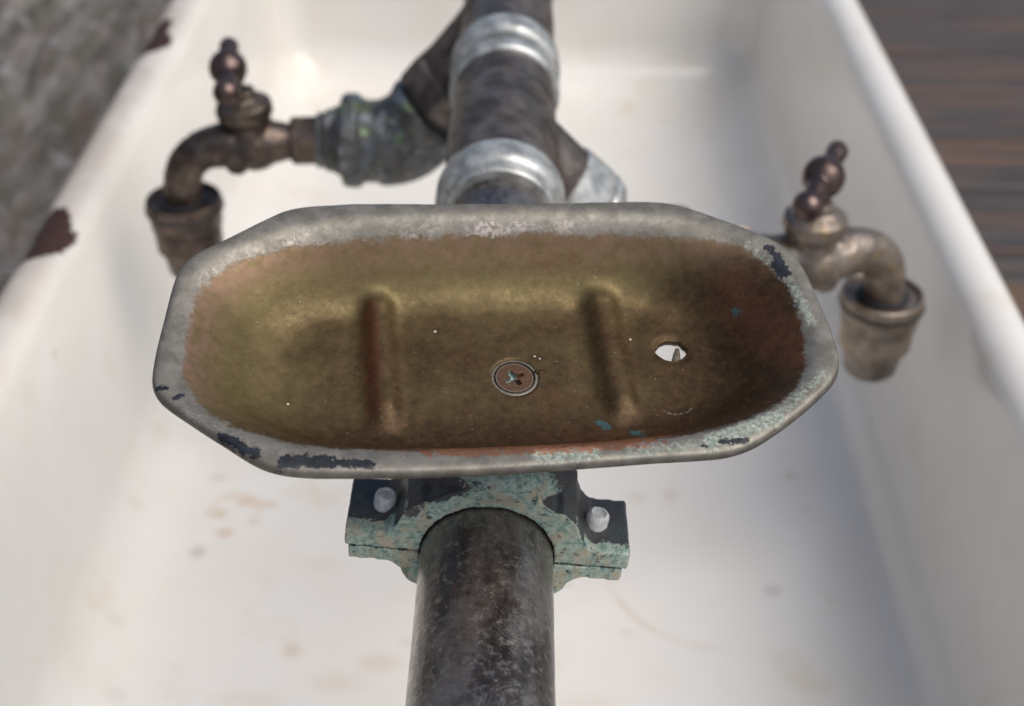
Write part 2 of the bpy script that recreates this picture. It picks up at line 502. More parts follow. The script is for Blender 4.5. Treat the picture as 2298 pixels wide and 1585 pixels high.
# stains seen on the basin floor: x, y, rx, ry (mm), colour, strength
BR = (0.50, 0.33, 0.19); GY = (0.42, 0.39, 0.34)
STAINS = [(-150, 271, 9, 6, BR, .55), (-138, 280, 8, 5, BR, .55), (-125, 279, 9, 5, BR, .42), (-131, 266, 6, 5, BR, .40), (-144, 257, 8, 6, BR, .60),
          (-155, 243, 7, 7, GY, .70), (131, 220, 7, 7, GY, .50), (69, 286, 7, 5, BR, .30), (87, 289, 7, 6, BR, .38),
          (-98, 179, 7, 8, BR, .40), (-57, 172, 16, 9, BR, .28), (-75, 160, 22, 10, BR, .22), (-155, 300, 8, 6, GY, .38), (-40, 185, 14, 7, BR, .22),
          (-115, 150, 25, 9, BR, .20), (-190, 262, 7, 7, BR, .25), (-182, 190, 6, 6, GY, .3), (40, 150, 22, 8, BR, .14), (112, 320, 8, 6, GY, .25),
          (-172, 150, 9, 9, GY, .2), (-90, 235, 18, 9, BR, .12)]

M_EN = mat_enamel(); M_ST = mat_steel(); M_NI = mat_nickel(); M_PAT = mat_patina(); M_BOLT = mat_bolt()
M_DISH = mat_dish(); M_SCREW = mat_screw(); M_WOOD = mat_wood(); M_ROUGH = mat_rough()
M_TEE = mat_fitting("brown_iron_fitting", (0.06, 0.048, 0.043), (0.17, 0.145, 0.13), (0.10, 0.055, 0.04), metal=.6)
M_ELB = mat_fitting("lime_crusted_fitting", (0.045, 0.048, 0.052), (0.13, 0.13, 0.13), (0.09, 0.06, 0.045), ver=.5, metal=.35, rough=(.35, .6))
M_BRZ = mat_fitting("old_bronze", (0.060, 0.046, 0.038), (0.16, 0.122, 0.10), (0.10, 0.06, 0.04), metal=.75, rough=(.26, .46))
M_BRZ2 = mat_fitting("pale_bronze", (0.155, 0.125, 0.105), (0.29, 0.24, 0.20), (0.27, 0.19, 0.09), metal=.7, rough=(.30, .48))
M_CHR = mat_fitting("copper_worn_handle", (0.062, 0.042, 0.038), (0.14, 0.098, 0.088), (0.11, 0.06, 0.048), metal=.8, rough=(.24, .36))
M_RUB = Mat("dark_washer"); M_RUB = M_RUB.out((0.02, 0.02, 0.022), .5, 0.0)

# ------------------------------------------------------------------ setting: floor and ground
GZ = -256.0
bm = bmesh.new(); box(bm, (-262, -900, GZ-40), (2600, 2600, GZ-18))
floor = link("wooden_floor", tomesh(bm, "wooden_floor", False), M_WOOD, None, (0, 0, GZ-18))
floor["kind"] = "structure"
pw, gap = 84.0, 0.9
y = -880.0; k = 0
while y < 2560:
    bm = bmesh.new()
    x0 = -258 - random.uniform(0, 2); dz = random.uniform(-.6, .6)
    box(bm, (x0, y, GZ-18), (2600, y+pw, GZ+dz))
    bmesh.ops.bevel(bm, geom=[e for e in bm.edges if all(v.co.z > GZ-5 for v in e.verts)], offset=0.6, segments=2, affect='EDGES')
    me = tomesh(bm, "plank", False)
    o = link("plank", me, M_WOOD, floor)
    y += pw+gap; k += 1

# rough grey ground on the left, a displaced sheet raised to block sky light
bm = bmesh.new()
nx, ny = 150, 260
X0, X1, Y0, Y1 = -264.0, -1500.0, -700.0, 2300.0
grid = []
for i in range(nx+1):
    fx = (i/nx)**1.7
    x = X0+(X1-X0)*fx
    col = []
    for j in range(ny+1):
        yy = Y0+(Y1-Y0)*j/ny
        p = Vector((x*.018, yy*.009, 0))
        h = 16*noise.fractal(p, .9, 2.1, 4)+7*abs(noise.noise(Vector((x*.05, yy*.03, 3))))
        col.append(bm.verts.new((x, yy, GZ+2+h*smooth01(i, 0, 3)*(1+fx*2)+820*smooth01(-x, 200, 1500)**1.1-(8 if i == 0 else 0))))
    grid.append(col)
for i in range(nx):
    for j in range(ny):
        bm.faces.new((grid[i][j], grid[i+1][j], grid[i+1][j+1], grid[i][j+1]))
g = link("rough_ground", tomesh(bm, "rough_ground"), M_ROUGH, None, (-264, 0, GZ))
g["kind"] = "structure"
# the plain ground beyond, out to the horizon
bm = bmesh.new()
bmesh.ops.create_grid(bm, x_segments=4, y_segments=4, size=60000, matrix=Matrix.Translation((0, 0, GZ-60)))
g = link("ground", tomesh(bm, "ground"), M_ROUGH, None, (0, 0, GZ-60)); g["kind"] = "structure"

# ------------------------------------------------------------------ the sink
sink = empty("enamel_sink", (0, 280, GZ), "long white enamelled trough sink with stained floor and rust-chipped left rim under the pipe", "sink")
HX, YA, YB = 230.0, -300.0, 850.0
CY, HY = (YA+YB)/2, (YB-YA)/2
ZT = -90.0; FZ = -240.0
def ringpath(o):
    r = max(60.0-o, 22.0)
    hx, hy = HX-o, HY-o
    pts = []
    nsx, nsy, nc = 24, 150, 12
    for k, (cx, cy, a0) in enumerate(((hx-r, hy-r, 0), (-hx+r, hy-r, 90), (-hx+r, -hy+r, 180), (hx-r, -hy+r, 270))):
        for i in range(nc):
            a = R(a0+90*i/nc); pts.append((cx+r*math.cos(a), cy+r*math.sin(a)))
        # straight run to the next corner
        a = R(a0+90)
        s0 = Vector((cx+r*math.cos(a), cy+r*math.sin(a)))
        nxt = ((-hx+r, hy-r), (-hx+r, -hy+r), (hx-r, -hy+r), (hx-r, hy-r))[k]
        s1 = Vector((nxt[0]+r*math.cos(a), nxt[1]+r*math.sin(a)))
        n = nsx if k % 2 == 0 else nsy
        for i in range(n): pts.append(tuple(s0.lerp(s1, i/n)))
    return [Vector((p[0], p[1]+CY)) for p in pts]
RR = 13.0
prof = []                          # (offset inward, z)
prof.append((14.0, GZ+2)); prof.append((12.0, -180.0)); prof.append((9, -130))
rimstart = len(prof)
prof += [(4.0, -124.0), (0.6, -116.0)]
for i in range(13):                # the rolled lip
    a = R(180-15*i)
    prof.append((RR*1.04+RR*1.04*math.cos(a), ZT-RR+RR*math.sin(a)))
prof += [(27.6, -108.0), (28.6, -116.0), (29.6, -126.0)]
rimend = len(prof)-1
for i in range(1, 7): prof.append((29.6+4.5*i/7, -126-(84-0)*i/7*.93))
fr = 36.0
for i in range(10):
    a = R(180+90*i/9); prof.append((34.5+fr+fr*math.cos(a), FZ+fr+fr*math.sin(a)))
rings = [ringpath(o) for o, z in prof]
chips = [(-224, 535, 20, 15), (-222, 303, 22, 17), (-223, 322, 10, 10), (-224, 560, 12, 9)]
def chipval(x, y, z):
    v = 0
    for cx, cy, ry, rx in chips:
        d = math.hypot((x-cx)/rx, (y-cy)/ry)
        v = max(v, 1.25-d*.78)
    return max(0, min(1, v)) if z > -150 else 0
def sink_part(name, i0, i1, cap=False):
    bm = bmesh.new()
    V = []
    for i in range(i0, i1+1):
        V.append([])
        for p in rings[i]:
            z = prof[i][1]
            c = chipval(p.x, p.y, z)
            q = Vector((p.x, p.y, z))
            if c > .3:                     # enamel is missing: the iron sits lower and is eaten
                c2 = smooth01(c, .35, .6)
                q.x += 1.6*c2*(0.5+noise.noise(q*.15)); q.z -= 1.3*c2
            V[-1].append(bm.verts.new(q))
    n = len(V[0])
    for a, b in zip(V, V[1:]):
        for i in range(n): bm.faces.new((a[i], a[(i+1) % n], b[(i+1) % n], b[i]))
    if cap:
        bm.faces.new(V[-1])
    me = tomesh(bm, name)
    at = me.attributes.new("chip", 'FLOAT', 'POINT')
    for v in me.vertices: at.data[v.index].value = chipval(v.co.x, v.co.y, v.co.z)
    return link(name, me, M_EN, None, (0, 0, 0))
for o in (sink_part("basin", 0, len(prof)-1, True),):
    o.parent = sink
    o.location = -Vector((0, 280, GZ))*S
# the bowl drain sits behind the camera's near end and is left out; the sink stands on the floor

# ------------------------------------------------------------------ pipe run with its tees and elbows
run = empty("supply_pipe", (0, -330, GZ), "brown steel pipe running lengthwise above the sink with tees, elbows and pale collars", "pipe")
bm = bmesh.new()
# slightly out-of-true pipe wall
segs, N = 96, 260
RP = 16.7
vr = []
for i in range(N+1):
    yy = -330+(172+330)*i/N
    ring = []
    for k in range(segs):
        a = 2*math.pi*k/segs
        r = RP+.10*noise.noise(Vector((math.cos(a)*2, math.sin(a)*2, yy*.05)))+.05*noise.noise(Vector((math.cos(a)*6, math.sin(a)*6, yy*.2)))
        ring.append(bm.verts.new((r*math.cos(a), yy, r*math.sin(a))))
    vr.append(ring)
for a, b in zip(vr, vr[1:]):
    for k in range(segs): bm.faces.new((a[k], a[(k+1) % segs], b[(k+1) % segs], b[k]))
bm.faces.new(vr[0]); bm.faces.new(vr[-1][::-1])
link("pipe", tomesh(bm, "pipe", True, 60), M_ST, run)

def torus_profile(r0, r1, h, n=5):
    """bead profile: from r0 up to r1 over height h with rounded shoulders"""
    c = min(h*.3, (r1-r0)*.8)
    pr = [(r0*.5, 0), (r0, 0)]
    for i in range(n+1):
        a = R(-90+90*i/n); pr.append((r1-c+c*math.cos(a), c+c*math.sin(a)))
    for i in range(n+1):
        a = R(90*i/n); pr.append((r1-c+c*math.cos(a), h-c+c*math.sin(a)))
    pr += [(r0, h), (r0*.5, h)]
    return pr

def tee(y0, y1, yc, bdir, name="tee"):
    bd = Vector(bdir).normalized()
    bm = bmesh.new()
    lathe(bm, [(0, 0), (20.8, 0), (20.8, (yc-y0-22)), (21.4, (yc-y0)), (20.8, (yc-y0+22)), (20.8, y1-y0), (0, y1-y0)], (0, y0, 0), (0, 1, 0))
    lathe(bm, [(0, 0), (21.4, 0), (20.8, 20), (20.6, 44), (0, 44)], (0, yc, 0), bd)
    t = link(name, fuse(bm, name, 1.3, 6, .5, .25), M_TEE, run)
    bm = bmesh.new(); lathe(bm, torus_profile(17.2, 23.2, 17), (0, y0-1.5, 0), (0, 1, 0), 64)
    link("collar", tomesh(bm, "collar", True, 40), M_NI, t)
    bm = bmesh.new(); lathe(bm, torus_profile(17.2, 22.8, 10), (0, y1-9, 0), (0, 1, 0), 64)
    link("collar", tomesh(bm, "collar", True, 40), M_NI, t)
    return t
A43 = R(49.5)
dR = Vector((math.cos(R(45)), 0, -math.sin(R(45))))
dL = Vector((-math.cos(A43), 0, -math.sin(A43)))
t1 = tee(169.5, 273, 220, dR)
t2 = tee(284.5, 392, 336, dL)
# bushing ring inside the first collar and the nipples between fittings
bm = bmesh.new(); lathe(bm, [(16.9, 0), (19.5, 0), (20.2, .8), (20.2, 6), (16.9, 6)], (0, 164.5, 0), (0, 1, 0), 64)
link("bushing", tomesh(bm, "bushing", True, 40), M_NI, run)
bm = bmesh.new(); lathe(bm, [(0, 0), (17.6, 0), (17.6, 14), (0, 14)], (0, 271, 0), (0, 1, 0), 48)
link("nipple", tomesh(bm, "nipple", True, 40), M_ST, run)
bm = bmesh.new(); lathe(bm, [(0, 0), (16.7, 0), (16.7, 620), (0, 620)], (0, 388, 0), (0, 1, 0), 64)
link("pipe", tomesh(bm, "pipe", True, 40), M_ST, run)

def arm(yc, bd, end, outdir, hexed, mat_el, name):
    """branch from a tee: union collar, elbow and the reducing bushing at its mouth"""
    o = Vector((0, yc, 0))
    if hexed:                      # big hexagonal union nut on the left branch
        bm = bmesh.new(); lathe(bm, [(0, 0), (23.2, 0), (24.6, 2), (24.6, 13), (23.2, 15), (0, 15)], o+bd*34, bd, 6, R(15))
        u = link("union_nut", tomesh(bm, "union_nut", True, 30), M_TEE, run)
        bm = bmesh.new(); lathe(bm, [(0, 0), (18.5, 0), (18.5, 8), (0, 8)], o+bd*48, bd, 48)
        link("washer", tomesh(bm, "washer", True, 30), M_RUB, run)
    else:                          # smooth pale sleeve with a dark seam
        bm = bmesh.new(); lathe(bm, [(0, 0), (21.0, 0), (21.8, 1), (22.2, 13.5), (21.6, 15.4), (0, 15.4)], o+bd*26, bd, 64)
        link("sleeve", tomesh(bm, "sleeve", True, 30), M_NI, run)
        bm = bmesh.new(); lathe(bm, [(0, 0), (20.6, 0), (20.6, 1.6), (0, 1.6)], o+bd*41.5, bd, 64)
        link("seam_ring", tomesh(bm, "seam_ring", True, 30), M_RUB, run)
    c = Vector(end)
    od = Vector(outdir).normalized()
    e = c+od*25
    bm = bmesh.new()
    if hexed:
        s = o+bd*54
        path = bez([s, s+bd*16, c+bd*5-od*4, c+od*6, e], 16)
        tube(bm, path, [20.2]*4+[21.0]*8+[19.6]*5, 40)
        lathe(bm, torus_profile(15, 21.6, 7), s-bd*1, bd, 48)
    else:                          # rounded mouth, then a slimmer bend hidden under the dish
        s = o+bd*43
        lathe(bm, [(0, 0), (21.6, 0), (22.0, 1), (21.8, 3.5), (20.0, 7), (17.0, 9.5), (14.5, 10.5), (0, 10.5)], s-bd*1, bd, 56)
        path = bez([s, s+bd*20, c+bd*5-od*4, c+od*6, e], 16)
        tube(bm, path, [14.5]*8+[15.5]*9, 40)
    lathe(bm, torus_profile(15, 22.4, 10), e-od*8, od, 48)
    el = link(name, fuse(bm, name, 1.1, 4, .5, .5), mat_el, run)
    bm = bmesh.new()
    lathe(bm, [(0, 0), (15.5, 0), (16.5, 1), (16.5, 4), (15, 5), (15, 8), (13.2, 9), (13.2, 13), (0, 13)], e+od*1, od, 40)
    link("reducer", fuse(bm, "reducer", .8, 2, .5, .4), mat_el, run)
    return e+od*13
yawR = R(25); yawL = R(11)
oR = Vector((math.cos(yawR), math.sin(yawR), 0)); oL = Vector((-math.cos(yawL), -math.sin(yawL), 0))
eL = arm(336, dL, (-52, 336, -57), (-1, 0, 0), True, M_ELB, "elbow")
eR = arm(220, dR, (53, 219, -55), oR, False, M_NI, "elbow")
# standpipes carry the run beyond both ends of the sink
for (y0, yy) in ((-330, -346), (1008, 1024)):
    bm = bmesh.new()
    s = 1 if y0 > 0 else -1
    tube(bm, bez([(0, y0-4*s, 0), (0, y0+22*s, 0), (0, y0+22*s, -28), (0, y0+22*s, -40)], 12), 21.5, 40)
    link("elbow", tomesh(bm, "elbow", True, 50), M_TEE, run)
    bm = bmesh.new(); lathe(bm, [(0, 0), (16.7, 0), (16.7, -GZ-40+2), (0, -GZ-40+2)], (0, y0+22*s, GZ), (0, 0, 1), 48)
    link("standpipe", tomesh(bm, "standpipe", True, 50), M_ST, run)

# ------------------------------------------------------------------ the two taps
def tap(pos, yaw, sgn, inlet_end, label, bar_yaw, bodymat, adm, lean=0.0, reach=36.5, drop=0.0):
    """sgn -1: spout to the left. Local x points along the spout side."""
    root = empty("garden_tap", pos, label, "tap", "bronze taps on the supply pipe")
    P = Vector(pos)
    ux = Vector((sgn*math.cos(yaw), sgn*math.sin(yaw)*(1 if sgn > 0 else 1), 0))
    uy = Vector((-ux.y, ux.x, 0)) if sgn > 0 else Vector((ux.y, -ux.x, 0))
    uz = Vector((0, 0, 1))
    def L(x, y, z): return P+ux*x+uy*y+uz*z
    # body with spout
    bm = bmesh.new()
    sphere(bm, L(0, 0, -1), 13.2, (1.12, .95, .98))
    path = bez([L(-3, 0, -2), L(reach-20, 0, 2-drop*.5), L(reach-3, 0, 1-drop), L(reach-.5, 0, -12-drop), L(reach, 0, -30-drop)], 16)
    tube(bm, path, [12.2, 12, 11.6, 11.1, 10.6, 10.2, 9.8, 9.5, 9.3, 9.2, 9.2, 9.2, 9.2, 9.2, 9.2, 9.2, 9.2], 32)
    inl = Vector(inlet_end)
    di = (inl-L(0, 0, 0)); ln = di.length; di.normalize()
    lathe(bm, [(0, 0), (12.2, 0), (10.8, 8), (8.8, 17), (8.6, ln-14), (0, ln-14)], P, di, 32)
    lathe(bm, [(0, 0), (11, 0), (10, 12), (9.3, 15), (9.3, 20), (0, 20)], P, uz, 32)
    # cast pad on the flank facing the viewer
    lathe(bm, [(0, 0), (6.5, 0), (6.0, 1.5), (0, 2.0)], L(6, 0, -5)+Vector((0, -11.5, 1)), (0, -1, .25), 24)
    b = link("valve_body", fuse(bm, "valve_body", .75, 5, .55, .3), bodymat, root)
    # hexagonal inlet
    bm = bmesh.new(); lathe(bm, [(0, 0), (11.6, 0), (12.8, 1.2), (12.8, 13.0), (11.6, 14.2), (0, 14.2)], P+di*(ln-15), di, 6, R(30))
    link("inlet_nut", tomesh(bm, "inlet_nut", True, 25), bodymat, root)
    # bonnet
    bm = bmesh.new(); lathe(bm, [(0, 0), (11, 0), (13.2, 1.2), (13.6, 4.0), (13.0, 7.2), (9.2, 9.4), (7.4, 10.4), (6.6, 14), (0, 14.4)], L(lean*.25, 0, 13.5), uz+ux*lean*.012, 48)
    link("bonnet", fuse(bm, "bonnet", .6, 2, .5, .2), bodymat, root)
    # stem and T handle
    bm = bmesh.new(); lathe(bm, [(0, 0), (4.2, 0), (4.0, 6), (5.2, 8.5), (4.6, 13), (0, 13)], L(lean*.5, 0, 24), uz*12+ux*lean*.5, 32)
    link("stem", tomesh(bm, "stem", True, 45), M_CHR, root)
    h = L(lean, 0, 38.5)
    bd = Vector((math.sin(bar_yaw), math.cos(bar_yaw), .04)).normalized()
    bm = bmesh.new()
    sphere(bm, h, 8.9, (1, 1, 1.02))
    a = h-bd*24; c = h+bd*24
    lathe(bm, [(0, 0), (3.2, .6), (3.9, 3), (3.6, 6), (3.6, 10), (4.6, 15), (4.6, 33), (3.9, 37), (3.8, 41), (4.5, 44), (4.7, 49.5), (3.4, 52.4), (0, 53.2)], a-bd*2, bd, 28)
    sphere(bm, a, 6.4)
    hd = link("handle", fuse(bm, "handle", .55, 3, .5, .08), M_CHR, root)
    # hose adapter hanging from the spout
    top = L(reach, 0, -27-drop)
    bm = bmesh.new()
    lathe(bm, [(0, -42), (10.2, -42), (12.2, -39.5), (13.8, -28.5), (14.4, -27.2), (16.2, -26.0), (16.4, -15.5), (16.0, -14.2), (17.4, -13.0), (17.6, -4.6), (18.4, -4.0), (18.6, -1.4), (18.0, .3), (17.0, .8), (16.2, .2), (15.6, -1.4), (12.0, -2.0), (0, -2.0)], top, uz, 64)
    ad = link("hose_adapter", tomesh(bm, "hose_adapter", True, 38), adm, root)
    bm = bmesh.new(); lathe(bm, [(9.4, 0), (11.2, 0), (11.6, 1.2), (11.2, 2.4), (9.4, 2.4)], top-uz*2.1, uz, 48)
    link("washer", tomesh(bm, "washer", True, 38), M_RUB, ad)
    bm = bmesh.new(); lathe(bm, [(17.2, 0), (18.9, 0), (19.1, .8), (18.9, 1.6), (17.2, 1.6)], top-uz*5.2, uz, 64)
    link("gasket", tomesh(bm, "gasket", True, 38), M_RUB, ad)
    return root
tap((-121.8, 334.5, -57.5), yawL, -1, tuple(eL+Vector((2, 0, 0))), "dark bronze tap left of the pipe with its T handle standing away from the viewer", R(-9), M_BRZ, M_BRZ, 7.0)
tap((128.5, 239, -61.5), yawR, 1, tuple(eR-oR*2), "paler bronze tap right of the pipe, half hidden by the dish, by the right rim", R(24), M_BRZ2, M_BRZ2, 1.0, 44.0, 2.5)

# ------------------------------------------------------------------ soap dish on its clamp
RC = Matrix.Rotation(R(6.4), 3, 'Y')       # the clamp has slipped round the pipe
dish = empty("soap_dish", (0, 8, -8), "worn brass soap dish with grey rim bolted by a verdigris clamp to the pipe", "soap dish")
def halfring(bm, r0, r1, y0, y1, a0, a1, n=40, zs=1.0):
    V = []
    for i in range(n+1):
        a = R(a0+(a1-a0)*i/n)
        V.append([bm.verts.new(RC@Vector((r*math.cos(a), yy, r*math.sin(a)))) for r, yy in ((r0, y0), (r1, y0), (r1, y1), (r0, y1))])
    for a, b in zip(V, V[1:]):
        for k in range(4): bm.faces.new((a[k], a[(k+1) % 4], b[(k+1) % 4], b[k]))
    bm.faces.new(V[0]); bm.faces.new(V[-1][::-1])
DC = Vector((3.30, 19.8, 57.0))
MD = Matrix(((0.99277512, -0.10465988, 0.05868443), (0.11460838, 0.97192704, -0.20548173), (-0.03553129, 0.21072288, 0.97689989)))
# 'Cast' shoulders between ring and ears
def wedge(bm, s, top):
    z0, z1 = (0.3, 15.0) if top else (-15.0, -0.3)
    sg = 1 if top else -1
    pts = [(16.9, .3*sg), (26.5, .3*sg), (26.5, 5.2*sg), (23.2, 8.5*sg), (21.3, 13.5*sg), (17.5, 17.0*sg), (13.5, 17.0*sg), (15.8, 8*sg)]
    if not top: pts = [(16.9, .3*sg), (25.0, .3*sg), (24.0, 4.2*sg), (21.5, 6.2*sg), (20.3, 9*sg), (18.5, 11.0*sg), (13.5, 12.0*sg), (15.8, 8*sg)]
    a = [bm.verts.new(RC@Vector((s*x, -2.0, z))) for x, z in pts]
    b = [bm.verts.new(RC@Vector((s*x, 18.0, z))) for x, z in pts]
    n = len(pts)
    for i in range(n): bm.faces.new((a[i], a[(i+1) % n], b[(i+1) % n], b[i]))
    bm.faces.new(a[::-1]); bm.faces.new(b)
pad = DC+MD@Vector((4.2, -2.6, -21.0))
bm = bmesh.new()
halfring(bm, 17.0, 23.0, -2, 18, 1, 179)
for s in (-1, 1):
    box(bm, (min(s*18, s*35.6), -2, 0.35), (max(s*18, s*35.6), 18, 5.6), RC.to_4x4())
    wedge(bm, s, True)
# neck: a saddle-shaped column that leans back up to the dish
prev = None
neck = []
for i in range(13):
    t = i/12
    c = (RC@Vector((1.5, 8.0, 19.0))).lerp(pad, t); c.y -= 5.5*math.sin(math.pi*min(1, t*1.1))
    rx = 10.5*(1-t)**1.5+9.0; ry = 10.3+1.5*t
    c.y += 0.0
    neck.append((c, rx-1.0*math.sin(math.pi*t), ry))
V = []
for c, rx, ry in neck:
    V.append([bm.verts.new(c+Vector((rx*math.cos(2*math.pi*k/40), ry*math.sin(2*math.pi*k/40), 0))) for k in range(40)])
for a, b in zip(V, V[1:]):
    for k in range(40): bm.faces.new((a[k], a[(k+1) % 40], b[(k+1) % 40], b[k]))
bm.faces.new(V[0][::-1]); bm.faces.new(V[-1])
lathe(bm, [(0, 0), (11.5, 0), (12.5, 1), (12.5, 4.0), (0, 4.0)], pad-MD@Vector((0, 0, 3)), MD@Vector((0, 0, 1)), 40)
def bloom(me):
    at = me.attributes.new("bloom", 'FLOAT', 'POINT')
    ri = RC.transposed()
    me.update()
    for v in me.vertices:
        q = ri@v.co
        n = v.normal
        r = math.hypot(q.x, q.z)
        front = smooth01(-n.y, .25, .7)*smooth01(q.y, 6, -1)
        a = .15+.62*front
        if q.z > 12: a = max(a*(1-.5*smooth01(-q.x, -2, 10)*smooth01(r, 20, 23)), .12+.60*smooth01(q.x, -9, 2)*front+.25*smooth01(r, 23, 19)*front)
        if q.z < 0.5: a = .52+.2*front
        a -= .25*smooth01(abs(q.x), 40, 20)*smooth01(-q.x, 6, 14)*smooth01(q.z, 8, 16)*(1-front)
        if n.z > .5 and r > 25 and q.z > 0: a = .08+.75*smooth01(q.y, 4.5, -1)+(.12 if q.x < 0 else 0)
        at.data[v.index].value = a
me = fuse(bm, "upper_clamp", .5, 5, .5, .12); bloom(me)
up = link("upper_clamp", me, M_PAT, dish)
bm = bmesh.new()
halfring(bm, 17.0, 20.8, -1.5, 17.5, 181, 359)
for s in (-1, 1):
    box(bm, (min(s*18, s*34.6), -1.5, -4.6), (max(s*18, s*34.6), 17.5, -0.35), RC.to_4x4())
    wedge(bm, s, False)
me = fuse(bm, "lower_clamp", .5, 4, .5, .12); bloom(me)
low = link("lower_clamp", me, M_PAT, dish)
for bx, by in ((-26.6, 8.0), (27.2, 8.0)):
    bm = bmesh.new()
    lathe(bm, [(0, -10.6), (2.9, -10.6), (2.95, 2.8), (2.6, 3.7), (1.9, 4.1), (1.6, 3.6), (0, 3.5)], RC@Vector((bx, by, 5.6)), RC@Vector((.05, -.05, 1)), 28)
    for v in bm.verts: v.co += Vector((noise.noise(v.co*.9), noise.noise(v.co*.9+Vector((5, 0, 0))), 0))*.3
    link("bolt", tomesh(bm, "bolt", True, 45), M_BOLT, dish)

# bowl outline (mm, dish frame)
OUT = [(-44.7, 43.3), (-37.9, 43.6), (-21.9, 43.5), (1.1, 42.9), (25.4, 42.6), (42.7, 42.5), (49.9, 41.2), (55.9, 38.1), (65.5, 32.1), (74.0, 25.8), (77.4, 21.4), (78.9, 15.8), (79.9, 4.6), (80.6, -7.3), (80.4, -14.0), (79.2, -18.2), (76.6, -21.9), (71.0, -27.2), (62.3, -34.1), (55.0, -39.0), (50.1, -41.2), (43.7, -42.3), (31.1, -42.6), (6.2, -43.6), (-6.0, -44.0), (-20.9, -44.0), (-40.8, -43.1), (-50.0, -42.0), (-54.5, -40.4), (-58.0, -37.9), (-64.7, -32.2), (-74.0, -24.2), (-78.0, -20.4), (-80.0, -16.7), (-80.5, -13.0), (-80.1, -4.3), (-78.9, 7.5), (-77.9, 16.5), (-76.6, 22.0), (-73.8, 26.2), (-66.7, 31.4), (-57.4, 38.0), (-51.0, 42.0)]
def resample(P, n):
    P = [Vector(p) for p in P]
    # Catmull-Rom through the traced points, then equal spacing
    Q = []
    m = len(P)
    for i in range(m):
        a, b, c, d = P[i-1], P[i], P[(i+1) % m], P[(i+2) % m]
        for t in [j/10 for j in range(10)]:
            Q.append(.5*((2*b)+(c-a)*t+(2*a-5*b+4*c-d)*t*t+(3*b-a-3*c+d)*t**3))
    L = [0]
    for i in range(len(Q)): L.append(L[-1]+(Q[(i+1) % len(Q)]-Q[i]).length)
    out = []; j = 0
    for k in range(n):
        s = L[-1]*k/n
        while L[j+1] < s: j += 1
        t = (s-L[j])/(L[j+1]-L[j]); out.append(Q[j].lerp(Q[(j+1) % len(Q)], t))
    for _ in range(26): out = [(out[i-1]+2*out[i]+out[(i+1) % n])/4 for i in range(n)]
    return out
NO = 620
O = resample(OUT, NO)
def interp(x, T):
    if x <= T[0][0]: return T[0][1]
    for (a, b), (c, d) in zip(T, T[1:]):
        if x <= c: return b+(d-b)*(x-a)/(c-a)
    return T[-1][1]
# section: rolled lip by distance from the outline, then a bowl that follows its own smooth oval
LIP = [(0, -2.2), (.3, -.9), (.8, -.30), (1.5, -.05), (2.4, 0), (6, .25), (80, .25)]
BOWL = [(-60, .1), (-5, 0), (-3, -.15), (-1.5, -.55), (0, -1.35), (1.5, -2.8), (3, -4.7), (5, -7.5), (7, -10.0), (9, -12.6), (11.5, -15.0), (14, -16.5), (17.5, -17.4), (22, -17.7), (200, -17.7)]
def inner(x, y):
    """signed distance inside the bowl's oval edge, mm"""
    a, b, n = (75.0 if x < 0 else 74.0), (36.8 if y > 0 else 37.4), 2.9
    X, Y = abs(x)/a, abs(y)/b
    f = X**n+Y**n
    if f < 1e-6: return 60.0
    s_ = f**(1/n)
    gx = X**(n-1)/a; gy = Y**(n-1)/b
    g = math.hypot(gx, gy)*f**(1/n-1)
    return min(60.0, (1-s_)/max(g, 1e-4))
def height(x, y, d):
    u0 = inner(x, y)
    e = smooth01(abs(x), 36, 70)
    u = u0 if u0 < 0 else u0/(1+.62*e)
    z = interp(d, LIP)+interp(u, BOWL)*.5+interp(u-.7, BOWL)*.25+interp(u+.7, BOWL)*.25
    for rx, hh, wd in ((-28.2, 3.3, 3.5), (29.4, 2.8, 3.8)):
        w_ = x-rx+.02*(y-3)
        k = math.exp(-(abs(w_)/wd)**2.8)
        k *= smooth01(y, -20.5, -11.5)*smooth01(y, 27.0, 20.0)
        z += hh*k
        z -= .55*math.exp(-((w_+7.0)/3.6)**2)*smooth01(y, -20, -8)*smooth01(y, 27, 18)
    z += .35*noise.noise(Vector((x*.05, y*.05, 1)))+.14*noise.noise(Vector((x*.16, y*.16, 4)))
    z -= .35*math.exp(-(((x-4.2)/11)**2+((y+2.6)/10)**2))
    return z
steps = [0, .35, .75, 1.2, 1.8, 2.5, 3.2, 4, 4.8, 5.6, 6.4, 7.2]
while steps[-1] < 41.2: steps.append(steps[-1]+.75)
HA = 40.0
bm = bmesh.new()
LD = bm.verts.layers.float.new("rimd")
rv = []
for st in steps+[None]:
    ring = []
    for p in O:
        q = Vector((max(-HA, min(HA, p.x*.62)), 1.0*0))
        v = p-q; L = v.length
        if st is None: pos = q; d = 42.0
        else:
            # inward offset that thins toward the spine
            f = st/42.0
            pos = p-v.normalized()*min(L, st*(L/42.0 if st > 10 else 1+(L/42.0-1)*st/10)); d = st
        vv = bm.verts.new((pos.x, pos.y, 0)); vv[LD] = d
        ring.append(vv)
    rv.append(ring)
for a, b in zip(rv, rv[1:]):
    for i in range(NO): bm.faces.new((a[i], a[(i+1) % NO], b[(i+1) % NO], b[i]))
bmesh.ops.remove_doubles(bm, verts=rv[-1], dist=.5)
SCX, SCY, SCR = 4.25, -2.6, 5.9
HOX, HOY = 44.9, 4.6
